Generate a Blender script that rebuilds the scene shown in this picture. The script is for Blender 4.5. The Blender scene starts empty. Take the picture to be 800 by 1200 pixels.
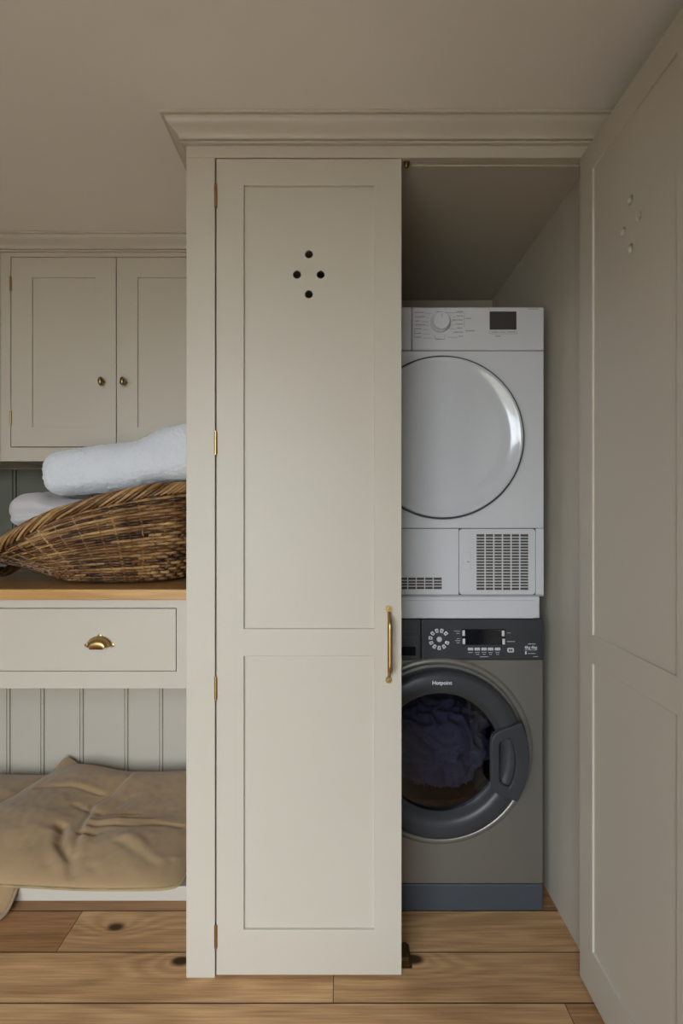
import bpy, bmesh, math, random
from mathutils import Vector, Matrix, noise
random.seed(11)
PI = math.pi
scene = bpy.context.scene
COL = scene.collection

# ------------------------------------------------------------------ camera, world, light, exposure
CAM_Y, CAM_Z = -1.3687, 1.1675
cam_d = bpy.data.cameras.new('camera')
cam_d.sensor_fit = 'VERTICAL'; cam_d.sensor_height = 36.0; cam_d.sensor_width = 24.0
cam_d.lens = 36.0 * 640.0 / 1200.0
cam_d.clip_start = 0.02
cam = bpy.data.objects.new('camera', cam_d); COL.objects.link(cam)
cam.location = (0.0, CAM_Y, CAM_Z); cam.rotation_euler = (PI/2, 0, 0)
scene.camera = cam

world = bpy.data.worlds.new('overcast_sky'); scene.world = world
world.use_nodes = True
_bg = world.node_tree.nodes['Background']
_bg.inputs[0].default_value = (0.86, 0.915, 1.0, 1)
_bg.inputs[1].default_value = 6.0

# window opening in the wall behind the camera (x0, x1, z0, z1)
ROOM = dict(x0=-2.6, x1=1.05, y0=-2.4, y1=0.93, z1=2.14)
WIN = (-1.60, 0.05, 0.06, 1.96)
pl = bpy.data.lights.new('window_portal', 'AREA')
pl.shape = 'RECTANGLE'; pl.size = WIN[1]-WIN[0]; pl.size_y = WIN[3]-WIN[2]
pl.cycles.is_portal = True
plo = bpy.data.objects.new('window_portal', pl); COL.objects.link(plo)
plo.location = ((WIN[0]+WIN[1])/2, ROOM['y0']-0.12, (WIN[2]+WIN[3])/2)
plo.rotation_euler = (PI/2, 0, 0)
plo.rotation_euler = (-PI/2, 0, PI)      # faces +Y, into the room

vs = scene.view_settings
vs.view_transform = 'Standard'; vs.look = 'None'; vs.gamma = 1.0; vs.use_curve_mapping = False
vs.exposure = 1.22
scene.cycles.use_denoising = True
scene.cycles.max_bounces = 14
scene.cycles.diffuse_bounces = 8
scene.cycles.transparent_max_bounces = 16

# ------------------------------------------------------------------ materials
def new_mat(name):
    m = bpy.data.materials.new(name); m.use_nodes = True
    nt = m.node_tree
    return m, nt, nt.nodes['Principled BSDF']

def N(nt, typ, **kw):
    n = nt.nodes.new(typ)
    for k, v in kw.items():
        setattr(n, k, v)
    return n

def paint(name, col, rough=0.5, var=0.03, bump=0.02, scale=60, spec=0.35):
    m, nt, b = new_mat(name)
    tc = N(nt, 'ShaderNodeTexCoord')
    nz = N(nt, 'ShaderNodeTexNoise'); nz.inputs['Scale'].default_value = 3.0; nz.inputs['Detail'].default_value = 4
    nt.links.new(tc.outputs['Object'], nz.inputs['Vector'])
    mx = N(nt, 'ShaderNodeMix', data_type='RGBA')
    mx.inputs[6].default_value = tuple(c*(1-var) for c in col)+(1,)
    mx.inputs[7].default_value = tuple(min(1, c*(1+var)) for c in col)+(1,)
    nt.links.new(nz.outputs['Fac'], mx.inputs[0])
    nt.links.new(mx.outputs[2], b.inputs['Base Color'])
    b.inputs['Roughness'].default_value = rough
    b.inputs['Specular IOR Level'].default_value = spec
    if bump:
        n2 = N(nt, 'ShaderNodeTexNoise'); n2.inputs['Scale'].default_value = scale; n2.inputs['Detail'].default_value = 3
        nt.links.new(tc.outputs['Object'], n2.inputs['Vector'])
        bp = N(nt, 'ShaderNodeBump'); bp.inputs['Strength'].default_value = bump; bp.inputs['Distance'].default_value = 0.002
        nt.links.new(n2.outputs['Fac'], bp.inputs['Height'])
        nt.links.new(bp.outputs['Normal'], b.inputs['Normal'])
    return m

def plain(name, col, rough=0.4, metal=0.0, spec=0.5, coat=0.0):
    m, nt, b = new_mat(name)
    tc = N(nt, 'ShaderNodeTexCoord')
    nz = N(nt, 'ShaderNodeTexNoise'); nz.inputs['Scale'].default_value = 25.0
    nt.links.new(tc.outputs['Object'], nz.inputs['Vector'])
    mr = N(nt, 'ShaderNodeMapRange'); mr.inputs['To Min'].default_value = max(0, rough-0.04); mr.inputs['To Max'].default_value = min(1, rough+0.04)
    nt.links.new(nz.outputs['Fac'], mr.inputs['Value']); nt.links.new(mr.outputs['Result'], b.inputs['Roughness'])
    b.inputs['Base Color'].default_value = tuple(col)+(1,)
    b.inputs['Metallic'].default_value = metal
    b.inputs['Specular IOR Level'].default_value = spec
    b.inputs['Coat Weight'].default_value = coat
    b.inputs['Coat Roughness'].default_value = 0.05
    return m

def math_node(nt, op, a, b=None, c=None, clamp=False):
    n = N(nt, 'ShaderNodeMath', operation=op); n.use_clamp = clamp
    for i, v in enumerate((a, b, c)):
        if v is None: continue
        if isinstance(v, (int, float)): n.inputs[i].default_value = v
        else: nt.links.new(v, n.inputs[i])
    return n.outputs[0]

def oak(name, light, dark, rough=0.5, knots=True, ring=1.0):
    """oak boards: long grain, cathedral figure and one knot per board (object properties knot_x, knot_y)"""
    m, nt, b = new_mat(name)
    tc = N(nt, 'ShaderNodeTexCoord'); oi = N(nt, 'ShaderNodeObjectInfo')
    sx = N(nt, 'ShaderNodeSeparateXYZ'); nt.links.new(tc.outputs['Object'], sx.inputs[0])
    x, y, z = sx.outputs
    rnd = math_node(nt, 'MULTIPLY', oi.outputs['Random'], 41.0)
    yz = math_node(nt, 'ADD', y, math_node(nt, 'MULTIPLY', z, 0.6))
    if knots:
        kx = N(nt, 'ShaderNodeAttribute', attribute_type='OBJECT', attribute_name='knot_x')
        ky = N(nt, 'ShaderNodeAttribute', attribute_type='OBJECT', attribute_name='knot_y')
        dx = math_node(nt, 'MULTIPLY', math_node(nt, 'SUBTRACT', x, kx.outputs['Fac']), 0.55)
        dy = math_node(nt, 'SUBTRACT', y, ky.outputs['Fac'])
        d = math_node(nt, 'SQRT', math_node(nt, 'ADD', math_node(nt, 'MULTIPLY', dx, dx), math_node(nt, 'MULTIPLY', dy, dy)))
        infl = math_node(nt, 'POWER', 2.718, math_node(nt, 'MULTIPLY', d, -22.0))
    # low-frequency figure
    cb = N(nt, 'ShaderNodeCombineXYZ')
    nt.links.new(math_node(nt, 'MULTIPLY', x, 1.3), cb.inputs[0]); nt.links.new(math_node(nt, 'MULTIPLY', yz, 8.0), cb.inputs[1]); nt.links.new(rnd, cb.inputs[2])
    n1 = N(nt, 'ShaderNodeTexNoise'); n1.inputs['Scale'].default_value = 1.0; n1.inputs['Detail'].default_value = 2.5; n1.inputs['Roughness'].default_value = 0.45
    nt.links.new(cb.outputs[0], n1.inputs['Vector'])
    ph = math_node(nt, 'MULTIPLY', n1.outputs['Fac'], 46.0*ring)
    ph = math_node(nt, 'ADD', ph, math_node(nt, 'MULTIPLY', yz, 60.0))
    if knots:
        ph = math_node(nt, 'ADD', ph, math_node(nt, 'MULTIPLY', infl, 26.0))
    fig = math_node(nt, 'MULTIPLY_ADD', math_node(nt, 'SINE', ph), 0.5, 0.5)
    # fine fibres
    cb2 = N(nt, 'ShaderNodeCombineXYZ')
    nt.links.new(math_node(nt, 'MULTIPLY', x, 7.0), cb2.inputs[0]); nt.links.new(math_node(nt, 'MULTIPLY', yz, 190.0), cb2.inputs[1]); nt.links.new(rnd, cb2.inputs[2])
    n2 = N(nt, 'ShaderNodeTexNoise'); n2.inputs['Scale'].default_value = 1.0; n2.inputs['Detail'].default_value = 3.0
    nt.links.new(cb2.outputs[0], n2.inputs['Vector'])
    cb3 = N(nt, 'ShaderNodeCombineXYZ')
    nt.links.new(math_node(nt, 'MULTIPLY', x, 2.2), cb3.inputs[0]); nt.links.new(math_node(nt, 'MULTIPLY', yz, 14.0), cb3.inputs[1]); nt.links.new(math_node(nt, 'ADD', rnd, 9.0), cb3.inputs[2])
    n3 = N(nt, 'ShaderNodeTexNoise'); n3.inputs['Scale'].default_value = 1.0; n3.inputs['Detail'].default_value = 2.0
    nt.links.new(cb3.outputs[0], n3.inputs['Vector'])
    f = math_node(nt, 'ADD', math_node(nt, 'MULTIPLY', fig, 0.20), math_node(nt, 'MULTIPLY', n2.outputs['Fac'], 0.85))
    f = math_node(nt, 'ADD', f, math_node(nt, 'MULTIPLY', n3.outputs['Fac'], 0.62))
    f = math_node(nt, 'SUBTRACT', f, 0.36, clamp=True)
    rp = N(nt, 'ShaderNodeValToRGB')
    rp.color_ramp.elements[0].position = 0.1; rp.color_ramp.elements[0].color = tuple(light)+(1,)
    rp.color_ramp.elements[1].position = 0.95; rp.color_ramp.elements[1].color = tuple(dark)+(1,)
    nt.links.new(f, rp.inputs[0])
    tint = N(nt, 'ShaderNodeMix', data_type='RGBA', blend_type='MULTIPLY'); tint.inputs[0].default_value = 1.0
    nt.links.new(rp.outputs[0], tint.inputs[6]); nt.links.new(oi.outputs['Color'], tint.inputs[7])
    out = tint.outputs[2]
    if knots:
        core = N(nt, 'ShaderNodeMapRange'); core.interpolation_type = 'SMOOTHSTEP'
        core.inputs['From Min'].default_value = 0.020; core.inputs['From Max'].default_value = 0.007
        wob = math_node(nt, 'ADD', d, math_node(nt, 'MULTIPLY', math_node(nt, 'SUBTRACT', n3.outputs['Fac'], 0.5), 0.02))
        nt.links.new(wob, core.inputs['Value'])
        km = N(nt, 'ShaderNodeMix', data_type='RGBA'); km.inputs[7].default_value = (0.055, 0.026, 0.012, 1)
        nt.links.new(core.outputs['Result'], km.inputs[0]); nt.links.new(out, km.inputs[6])
        out = km.outputs[2]
    nt.links.new(out, b.inputs['Base Color'])
    b.inputs['Roughness'].default_value = rough
    b.inputs['Specular IOR Level'].default_value = 0.3
    bp = N(nt, 'ShaderNodeBump'); bp.inputs['Strength'].default_value = 0.15; bp.inputs['Distance'].default_value = 0.001
    nt.links.new(n2.outputs['Fac'], bp.inputs['Height']); nt.links.new(bp.outputs['Normal'], b.inputs['Normal'])
    return m

def fabric(name, col, scale=900, bump=0.3, var=0.12, rough=0.9, sheen=0.3, woven=True):
    m, nt, b = new_mat(name)
    tc = N(nt, 'ShaderNodeTexCoord')
    nz = N(nt, 'ShaderNodeTexNoise'); nz.inputs['Scale'].default_value = 9.0; nz.inputs['Detail'].default_value = 5
    nt.links.new(tc.outputs['Object'], nz.inputs['Vector'])
    n2 = N(nt, 'ShaderNodeTexNoise'); n2.inputs['Scale'].default_value = scale; n2.inputs['Detail'].default_value = 2
    mp = N(nt, 'ShaderNodeMapping'); mp.inputs['Scale'].default_value = (1, 0.25, 1) if woven else (1, 1, 1)
    nt.links.new(tc.outputs['Object'], mp.inputs[0]); nt.links.new(mp.outputs[0], n2.inputs['Vector'])
    s = math_node(nt, 'ADD', math_node(nt, 'MULTIPLY', nz.outputs['Fac'], 0.55), math_node(nt, 'MULTIPLY', n2.outputs['Fac'], 0.45))
    mx = N(nt, 'ShaderNodeMix', data_type='RGBA')
    mx.inputs[6].default_value = tuple(c*(1-2*var) for c in col)+(1,)
    mx.inputs[7].default_value = tuple(min(1, c*(1+2*var)) for c in col)+(1,)
    nt.links.new(s, mx.inputs[0]); nt.links.new(mx.outputs[2], b.inputs['Base Color'])
    b.inputs['Roughness'].default_value = rough
    b.inputs['Specular IOR Level'].default_value = 0.1
    b.inputs['Sheen Weight'].default_value = sheen
    bp = N(nt, 'ShaderNodeBump'); bp.inputs['Strength'].default_value = bump; bp.inputs['Distance'].default_value = 0.002
    nt.links.new(n2.outputs['Fac'], bp.inputs['Height']); nt.links.new(bp.outputs['Normal'], b.inputs['Normal'])
    return m

def willow(name):
    m, nt, b = new_mat(name)
    at = N(nt, 'ShaderNodeAttribute', attribute_name='tone')
    tc = N(nt, 'ShaderNodeTexCoord')
    nz = N(nt, 'ShaderNodeTexNoise'); nz.inputs['Scale'].default_value = 70; nz.inputs['Detail'].default_value = 3
    nt.links.new(tc.outputs['Object'], nz.inputs['Vector'])
    n2 = N(nt, 'ShaderNodeTexNoise'); n2.inputs['Scale'].default_value = 9; n2.inputs['Detail'].default_value = 3
    nt.links.new(tc.outputs['Object'], n2.inputs['Vector'])
    f = math_node(nt, 'ADD', math_node(nt, 'MULTIPLY', nz.outputs['Fac'], 0.45), math_node(nt, 'MULTIPLY', at.outputs['Fac'], 0.75))
    f = math_node(nt, 'ADD', f, math_node(nt, 'MULTIPLY', n2.outputs['Fac'], 0.7))
    f = math_node(nt, 'SUBTRACT', f, 0.56, clamp=True)
    rp = N(nt, 'ShaderNodeValToRGB'); cr = rp.color_ramp
    cr.elements[0].position = 0.0; cr.elements[0].color = (0.030, 0.013, 0.006, 1)
    cr.elements[1].position = 1.0; cr.elements[1].color = (0.50, 0.30, 0.12, 1)
    e = cr.elements.new(0.42); e.color = (0.17, 0.075, 0.024, 1)
    nt.links.new(f, rp.inputs[0]); nt.links.new(rp.outputs[0], b.inputs['Base Color'])
    b.inputs['Roughness'].default_value = 0.42
    b.inputs['Specular IOR Level'].default_value = 0.4
    return m

def dark_glass(name, tint=(0.25, 0.25, 0.28), refl=0.1):
    m, nt, b = new_mat(name)
    nt.nodes.remove(b)
    out = nt.nodes['Material Output']
    tr = N(nt, 'ShaderNodeBsdfTransparent'); tr.inputs[0].default_value = tuple(tint)+(1,)
    gl = N(nt, 'ShaderNodeBsdfGlossy'); gl.inputs['Roughness'].default_value = 0.03
    fr = N(nt, 'ShaderNodeFresnel'); fr.inputs[0].default_value = 1.5
    mx = N(nt, 'ShaderNodeMixShader')
    nt.links.new(fr.outputs[0], mx.inputs[0]); nt.links.new(tr.outputs[0], mx.inputs[1]); nt.links.new(gl.outputs[0], mx.inputs[2])
    nt.links.new(mx.outputs[0], out.inputs[0])
    return m

PAINT = paint('stone_paint', (0.515, 0.462, 0.386), rough=0.42)
PAINT_IN = PAINT
OLIVE = paint('dark_olive_boards', (0.13, 0.13, 0.10), rough=0.5)  # upper boards: darker and more olive than the lower ones
CEIL = paint('ceiling_paint', (0.82, 0.77, 0.715), rough=0.8, spec=0.2)
WALL_PALE = paint('pale_wall_paint', (0.30, 0.285, 0.265), rough=0.75, spec=0.2)
WALL = paint('wall_paint', (0.34, 0.31, 0.27), rough=0.75, spec=0.2)
FLOOR_OAK = oak('oak_floorboard', (0.73, 0.465, 0.245), (0.28, 0.145, 0.062), rough=0.5)
TOP_OAK = oak('oak_worktop', (0.60, 0.35, 0.14), (0.36, 0.18, 0.06), rough=0.28, knots=False)
GAP = plain('dark_gap', (0.02, 0.015, 0.01), 0.9)
BRASS = plain('aged_brass', (0.46, 0.315, 0.135), 0.34, metal=1.0)
BRASS_KNOB = plain('antique_brass', (0.30, 0.205, 0.09), 0.28, metal=1.0)
BRASS_DARK = plain('dark_brass', (0.20, 0.13, 0.055), 0.36, metal=1.0)
WHITE = plain('white_enamel', (0.545, 0.545, 0.565), 0.32)
WHITE_GLOSS = plain('white_gloss_plastic', (0.52, 0.525, 0.55), 0.16, coat=0.6)
GREY_PRINT = plain('grey_print', (0.22, 0.22, 0.22), 0.6)
LIGHT_PRINT = plain('pale_print', (0.62, 0.64, 0.66), 0.5)
DARK_TRIM = plain('dark_trim', (0.05, 0.055, 0.06), 0.25)
GRAPHITE = plain('graphite_steel', (0.20, 0.187, 0.165), 0.36, metal=0.55)
CHARCOAL = plain('charcoal_plastic', (0.036, 0.037, 0.041), 0.36, spec=0.35)
CHARCOAL_SOFT = plain('slate_plastic', (0.050, 0.057, 0.068), 0.45, spec=0.35)
SILVER = plain('silver_button', (0.62, 0.63, 0.65), 0.3, metal=0.3)
BLACK = plain('black_display', (0.008, 0.008, 0.011), 0.08)
DISPLAY = plain('brown_grey_display', (0.05, 0.042, 0.042), 0.2)
SLOT = plain('grille_shadow', (0.075, 0.062, 0.05), 0.8)  # dark colour standing in for shade in slots and panel gaps
DRUM = plain('drum_steel', (0.30, 0.30, 0.32), 0.35, metal=0.9)
GLASS = dark_glass('tinted_door_glass')
PANE = dark_glass('clear_window_glass', (0.96, 0.98, 0.97))
TAN = fabric('tan_linen', (0.385, 0.255, 0.135), scale=700, bump=0.35, var=0.10)
TAN_EDGE = fabric('tan_linen_piping', (0.36, 0.255, 0.135), scale=700, bump=0.35)
TOWEL = fabric('white_terry', (0.70, 0.72, 0.77), scale=300, bump=1.0, var=0.05, sheen=0.6, woven=False)
LILAC = fabric('grey_lilac_cotton', (0.54, 0.505, 0.515), scale=1200, bump=0.15, var=0.03)
WHITE_COTTON = fabric('white_cotton', (0.68, 0.665, 0.68), scale=1200, bump=0.15, var=0.03)
LAUNDRY = fabric('blue_purple_laundry', (0.33, 0.34, 0.50), scale=500, bump=0.5, var=0.15)
WILLOW = willow('brown_willow')
GRASS = paint('garden_ground', (0.32, 0.285, 0.225), rough=0.9)

# ------------------------------------------------------------------ helpers
ROOT = {}
def origin_of(p):
    while p is not None:
        if p.name in ROOT: return ROOT[p.name]
        p = p.parent
    return Vector((0, 0, 0))

def thing(name, label, cat, loc, group=None):
    o = bpy.data.objects.new(name, None); COL.objects.link(o)
    o.location = loc; o.empty_display_size = 0.05
    o['label'] = label; o['category'] = cat
    if group: o['group'] = group
    ROOT[o.name] = Vector(loc)
    return o

def finish(name, me, mat, parent=None, smooth=None, bevel=0.0, seg=2, loc=None):
    """link a mesh given in room coordinates; smooth = crease angle in degrees"""
    off = origin_of(parent) if parent is not None else (Vector(loc) if loc is not None else Vector((0, 0, 0)))
    me.transform(Matrix.Translation(-off))
    o = bpy.data.objects.new(name, me); COL.objects.link(o)
    if parent is not None: o.parent = parent
    else:
        o.location = off; ROOT[o.name] = Vector(off)
    if mat is not None: me.materials.append(mat)
    if smooth is not None:
        for p in me.polygons: p.use_smooth = True
        me.set_sharp_from_angle(angle=math.radians(smooth))
    if bevel:
        md = o.modifiers.new('bevel', 'BEVEL'); md.width = bevel; md.segments = seg
        md.limit_method = 'ANGLE'; md.angle_limit = math.radians(40)
    return o

def obj(name, bm, mat, parent=None, **kw):
    bmesh.ops.recalc_face_normals(bm, faces=bm.faces)
    me = bpy.data.meshes.new(name); bm.to_mesh(me); bm.free()
    return finish(name, me, mat, parent, **kw)

def tag(o, label, cat, group=None):
    o['label'] = label; o['category'] = cat
    if group: o['group'] = group
    return o

def struct(o, label):
    o['kind'] = 'structure'; o['label'] = label
    return o

def box(bm, x0, x1, y0, y1, z0, z1):
    v = [bm.verts.new(p) for p in ((x0,y0,z0),(x1,y0,z0),(x1,y1,z0),(x0,y1,z0),(x0,y0,z1),(x1,y0,z1),(x1,y1,z1),(x0,y1,z1))]
    for f in ((0,1,2,3),(4,5,6,7),(0,1,5,4),(1,2,6,5),(2,3,7,6),(3,0,4,7)):
        bm.faces.new([v[i] for i in f])
    return v

def boxes(*bs):
    bm = bmesh.new()
    for b in bs: box(bm, *b)
    return bm

def lathe(bm, prof, c, n=72, axis='Y', a0=0.0, a1=2*PI):
    """profile of (r, h) swept about an axis through c"""
    full = abs(a1-a0-2*PI) < 1e-6
    k = n if full else n+1
    rings = []
    for r, h in prof:
        ring = []
        for i in range(k):
            a = a0+(a1-a0)*i/n
            if axis == 'Y': p = (c[0]+r*math.cos(a), c[1]+h, c[2]+r*math.sin(a))
            elif axis == 'Z': p = (c[0]+r*math.cos(a), c[1]+r*math.sin(a), c[2]+h)
            else: p = (c[0]+h, c[1]+r*math.cos(a), c[2]+r*math.sin(a))
            ring.append(p)
        if r < 1e-6: rings.append([bm.verts.new(ring[0])])
        else: rings.append([bm.verts.new(p) for p in ring])
    for A, B in zip(rings, rings[1:]):
        for i in range(n):
            j = (i+1) % k
            if len(A) == 1 and len(B) == 1: continue
            if len(A) == 1: bm.faces.new((A[0], B[i], B[j]))
            elif len(B) == 1: bm.faces.new((A[i], A[j], B[0]))
            else: bm.faces.new((A[i], A[j], B[j], B[i]))

def tube(bm, pts, r, n=8, closed=False, tone=None, layer=None, squash=1.0):
    pts = [Vector(p) for p in pts]; L = len(pts)
    rad = r if isinstance(r, (list, tuple)) else [r]*L
    tang = []
    for i in range(L):
        a = pts[i-1] if (i or closed) else pts[i]
        b = pts[(i+1) % L] if (i < L-1 or closed) else pts[i]
        t = (b-a); tang.append(t.normalized() if t.length > 1e-9 else Vector((0,0,1)))
    ref = Vector((0,0,1)) if abs(tang[0].z) < 0.9 else Vector((0,1,0))
    nrm = (ref - tang[0]*ref.dot(tang[0])).normalized()
    rings = []
    for i in range(L):
        nrm = (nrm - tang[i]*nrm.dot(tang[i]))
        nrm = nrm.normalized() if nrm.length > 1e-6 else tang[i].orthogonal().normalized()
        bi = tang[i].cross(nrm)
        ring = []
        for k in range(n):
            a = 2*PI*k/n
            v = bm.verts.new(pts[i] + (nrm*math.cos(a)*squash + bi*math.sin(a))*rad[i])
            if layer is not None: v[layer] = tone
            ring.append(v)
        rings.append(ring)
    for i in range(L if closed else L-1):
        A = rings[i]; B = rings[(i+1) % L]
        for k in range(n):
            bm.faces.new((A[k], A[(k+1) % n], B[(k+1) % n], B[k]))
    if not closed:
        bm.faces.new(rings[0]); bm.faces.new(rings[-1][::-1])

def plate(outer, holes, y0, y1):
    """flat board in the XZ plane with real holes, between depths y0 and y1 -> mesh"""
    cu = bpy.data.curves.new('tmp', 'CURVE'); cu.dimensions = '2D'; cu.fill_mode = 'BOTH'
    cu.extrude = abs(y1-y0)/2
    for loop in [outer]+list(holes):
        sp = cu.splines.new('POLY'); sp.points.add(len(loop)-1)
        for p, q in zip(sp.points, loop): p.co = (q[0], q[1], 0, 1)
        sp.use_cyclic_u = True
    ob = bpy.data.objects.new('tmp', cu)
    me = bpy.data.meshes.new_from_object(ob)
    bpy.data.objects.remove(ob); bpy.data.curves.remove(cu)
    me.transform(Matrix.Translation((0, (y0+y1)/2, 0)) @ Matrix.Rotation(PI/2, 4, 'X'))
    bm = bmesh.new(); bm.from_mesh(me); bpy.data.meshes.remove(me)
    bmesh.ops.remove_doubles(bm, verts=bm.verts, dist=1e-5)
    return bm

def rect(x0, x1, z0, z1): return [(x0,z0),(x1,z0),(x1,z1),(x0,z1)]
def rrect(x0, x1, z0, z1, r, n=5):
    out = []
    for cx, cz, s in ((x1-r,z0+r,-90),(x1-r,z1-r,0),(x0+r,z1-r,90),(x0+r,z0+r,180)):
        for i in range(n+1):
            a = math.radians(s+90*i/n); out.append((cx+r*math.cos(a), cz+r*math.sin(a)))
    return out
def circ(cx, cz, r, n=28): return [(cx+r*math.cos(2*PI*i/n), cz+r*math.sin(2*PI*i/n)) for i in range(n)]

def text_mesh(body, size, x, z, y, depth=0.0004, align='CENTER'):
    cu = bpy.data.curves.new('tmp', 'FONT'); cu.body = body; cu.size = size; cu.extrude = depth
    cu.offset = size*0.012; cu.align_x = align; cu.align_y = 'CENTER'
    ob = bpy.data.objects.new('tmp', cu)
    me = bpy.data.meshes.new_from_object(ob)
    bpy.data.objects.remove(ob); bpy.data.curves.remove(cu)
    me.transform(Matrix.Translation((x, y, z)) @ Matrix.Rotation(PI/2, 4, 'X'))
    me.materials.clear()
    return me

def smooth01(t):
    t = max(0.0, min(1.0, t)); return t*t*(3-2*t)
def interp(tab, x):
    if x <= tab[0][0]: return tab[0][1]
    for (a, va), (b, vb) in zip(tab, tab[1:]):
        if x <= b:
            t = (x-a)/(b-a); return va+(vb-va)*t
    return tab[-1][1]

# ------------------------------------------------------------------ the room
R = ROOM
T = 0.14
# floor: dark sub-floor and oak planks
floor = struct(obj('floor', boxes((R['x0'], R['x1'], R['y0'], R['y1'], -0.08, -0.022)), GAP), 'wide oak plank floor of the laundry room')
W = 0.1500
edge0 = 0.0795                       # one board edge; the others follow at the board width
rows = []
k0 = int(math.floor((R['y0']-edge0)/W))
fixed_joints = {0: [-0.757], -1: [-0.02], -2: [0.53], 1: [-1.55, 0.95]}
knots = {(0, 1): (-0.635, 0.166), (-1, 0): (-0.418, 0.052), (-1, 1): (0.185, 0.058), (0, 0): (-1.3, 0.2), (-2, 0): (-1.2, -0.1)}
tints = {(0, 0): (0.74, 0.62, 0.56), (0, 1): (1.02, 1.0, 0.95), (1, 0): (0.62, 0.55, 0.5), (1, 1): (0.60, 0.53, 0.48), (-1, 0): (1.04, 1.0, 0.95), (-1, 1): (0.98, 0.95, 0.90), (-2, 0): (1.04, 1.01, 0.98), (-2, 1): (0.80, 0.73, 0.66)}
for k in range(k0, 8):
    ya, yb = edge0+k*W, edge0+(k+1)*W
    ya, yb = max(ya, R['y0']), min(yb, R['y1'])
    if yb-ya < 0.02: continue
    js = fixed_joints.get(k)
    if js is None:
        js = [R['x0']+random.uniform(0.7, 1.5)]
        while js[-1] < R['x1']-1.2: js.append(js[-1]+random.uniform(1.0, 1.7))
    xs = [R['x0']]+js+[R['x1']]
    for i, (xa, xb) in enumerate(zip(xs, xs[1:])):
        g = 0.0016
        bm = boxes((xa+g*0.5, xb-g*0.5, ya+g, yb-g, -0.02, 0.0))
        p = obj('floor_plank', bm, FLOOR_OAK, floor)
        p.data.materials.append(GAP)                 # grimy sawn edges in the joints
        for f in p.data.polygons: f.material_index = 0 if f.normal.z > 0.5 else 1
        t = tints.get((k, i))
        if t is None:
            q = random.uniform(0.82, 1.05); t = (q, q*random.uniform(0.94, 1.0), q*random.uniform(0.9, 1.0))
        p.color = (*t, 1)
        kx, ky = knots.get((k, i), (random.uniform(xa, xb), random.uniform(ya, yb)) if random.random() < 0.35 else (99.0, 99.0))
        p['knot_x'] = float(kx); p['knot_y'] = float(ky)

struct(obj('ceiling', boxes((R['x0'], R['x1'], R['y0'], R['y1']+T, R['z1'], R['z1']+0.1)), CEIL), 'plain warm off-white ceiling')
wall_back = struct(obj('wall_back', boxes((R['x0'], R['x1'], R['y1'], R['y1']+T, -0.08, R['z1'])), PAINT), 'painted back wall clad in vertical tongue and groove boards')
struct(obj('wall_left', boxes((R['x0']-T, R['x0'], R['y0']-T, R['y1']+T, -0.08, R['z1']+0.1)), WALL), 'plain left side wall')
struct(obj('wall_right', boxes((R['x1'], R['x1']+T, R['y0']-T, R['y1']+T, -0.08, R['z1']+0.1)), WALL_PALE), 'plain right side wall')
struct(obj('wall_front', plate(rect(R['x0'], R['x1'], -0.08, R['z1']+0.1), [rect(*WIN)], R['y0']-T, R['y0']), WALL), 'wall with the window, behind the viewpoint')
win = struct(obj('window_1', plate(rect(*WIN), [rect(a, b, c, d) for a, b in ((WIN[0]+.05, -0.79), (-0.76, WIN[1]-.05)) for c, d in ((WIN[2]+.06, 0.70), (0.73, 1.30), (1.33, WIN[3]-.06))], R['y0']-0.10, R['y0']-0.06), WHITE), 'white framed window with glazing bars')
obj('pane', boxes((WIN[0]+.04, WIN[1]-.04, R['y0']-0.082, R['y0']-0.079, WIN[2]+.04, WIN[3]-.04)), PANE, win)
gr = struct(obj('ground', boxes((-30, 30, -40, R['y0']-T-0.01, -0.4, -0.3)), GRASS), 'garden ground outside the window')

# tongue and groove boards on the back wall
def tg_board(x0, x1, z0, z1, mat, yf=0.916, yb=0.93):
    w = x1-x0
    prof = [(0.0, yb), (0.0, yf+0.008), (0.0022, yf+0.0005), (0.004, yf), (w-0.0175, yf), (w-0.0160, yf+0.006), (w-0.0125, yf+0.006),
            (w-0.0110, yf+0.001), (w-0.0075, yf-0.0006), (w-0.0045, yf+0.001), (w-0.0035, yf+0.010), (w-0.0005, yf+0.010), (w-0.0005, yb)]
    bm = bmesh.new()
    A = [bm.verts.new((x0+a, b, z0)) for a, b in prof]; B = [bm.verts.new((x0+a, b, z1)) for a, b in prof]
    n = len(prof)
    for i in range(n):
        bm.faces.new((A[i], A[(i+1) % n], B[(i+1) % n], B[i]))
    bm.faces.new(A); bm.faces.new(B[::-1])
    return obj('panel_board', bm, mat, wall_back)
low = [-2.44, -2.25, -2.08, -1.91, -1.73, -1.56, -1.385, -1.242, -1.078, -0.891, -0.745, -0.585, -0.393]
for a, b in zip(low, low[1:]): tg_board(a, b, 0.0, 0.90, PAINT)
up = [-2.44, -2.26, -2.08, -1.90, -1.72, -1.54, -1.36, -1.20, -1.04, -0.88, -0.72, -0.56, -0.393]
for a, b in zip(up, up[1:]): tg_board(a, b, 0.936, 2.13 if b < -2.02 else 1.346, OLIVE)

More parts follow.
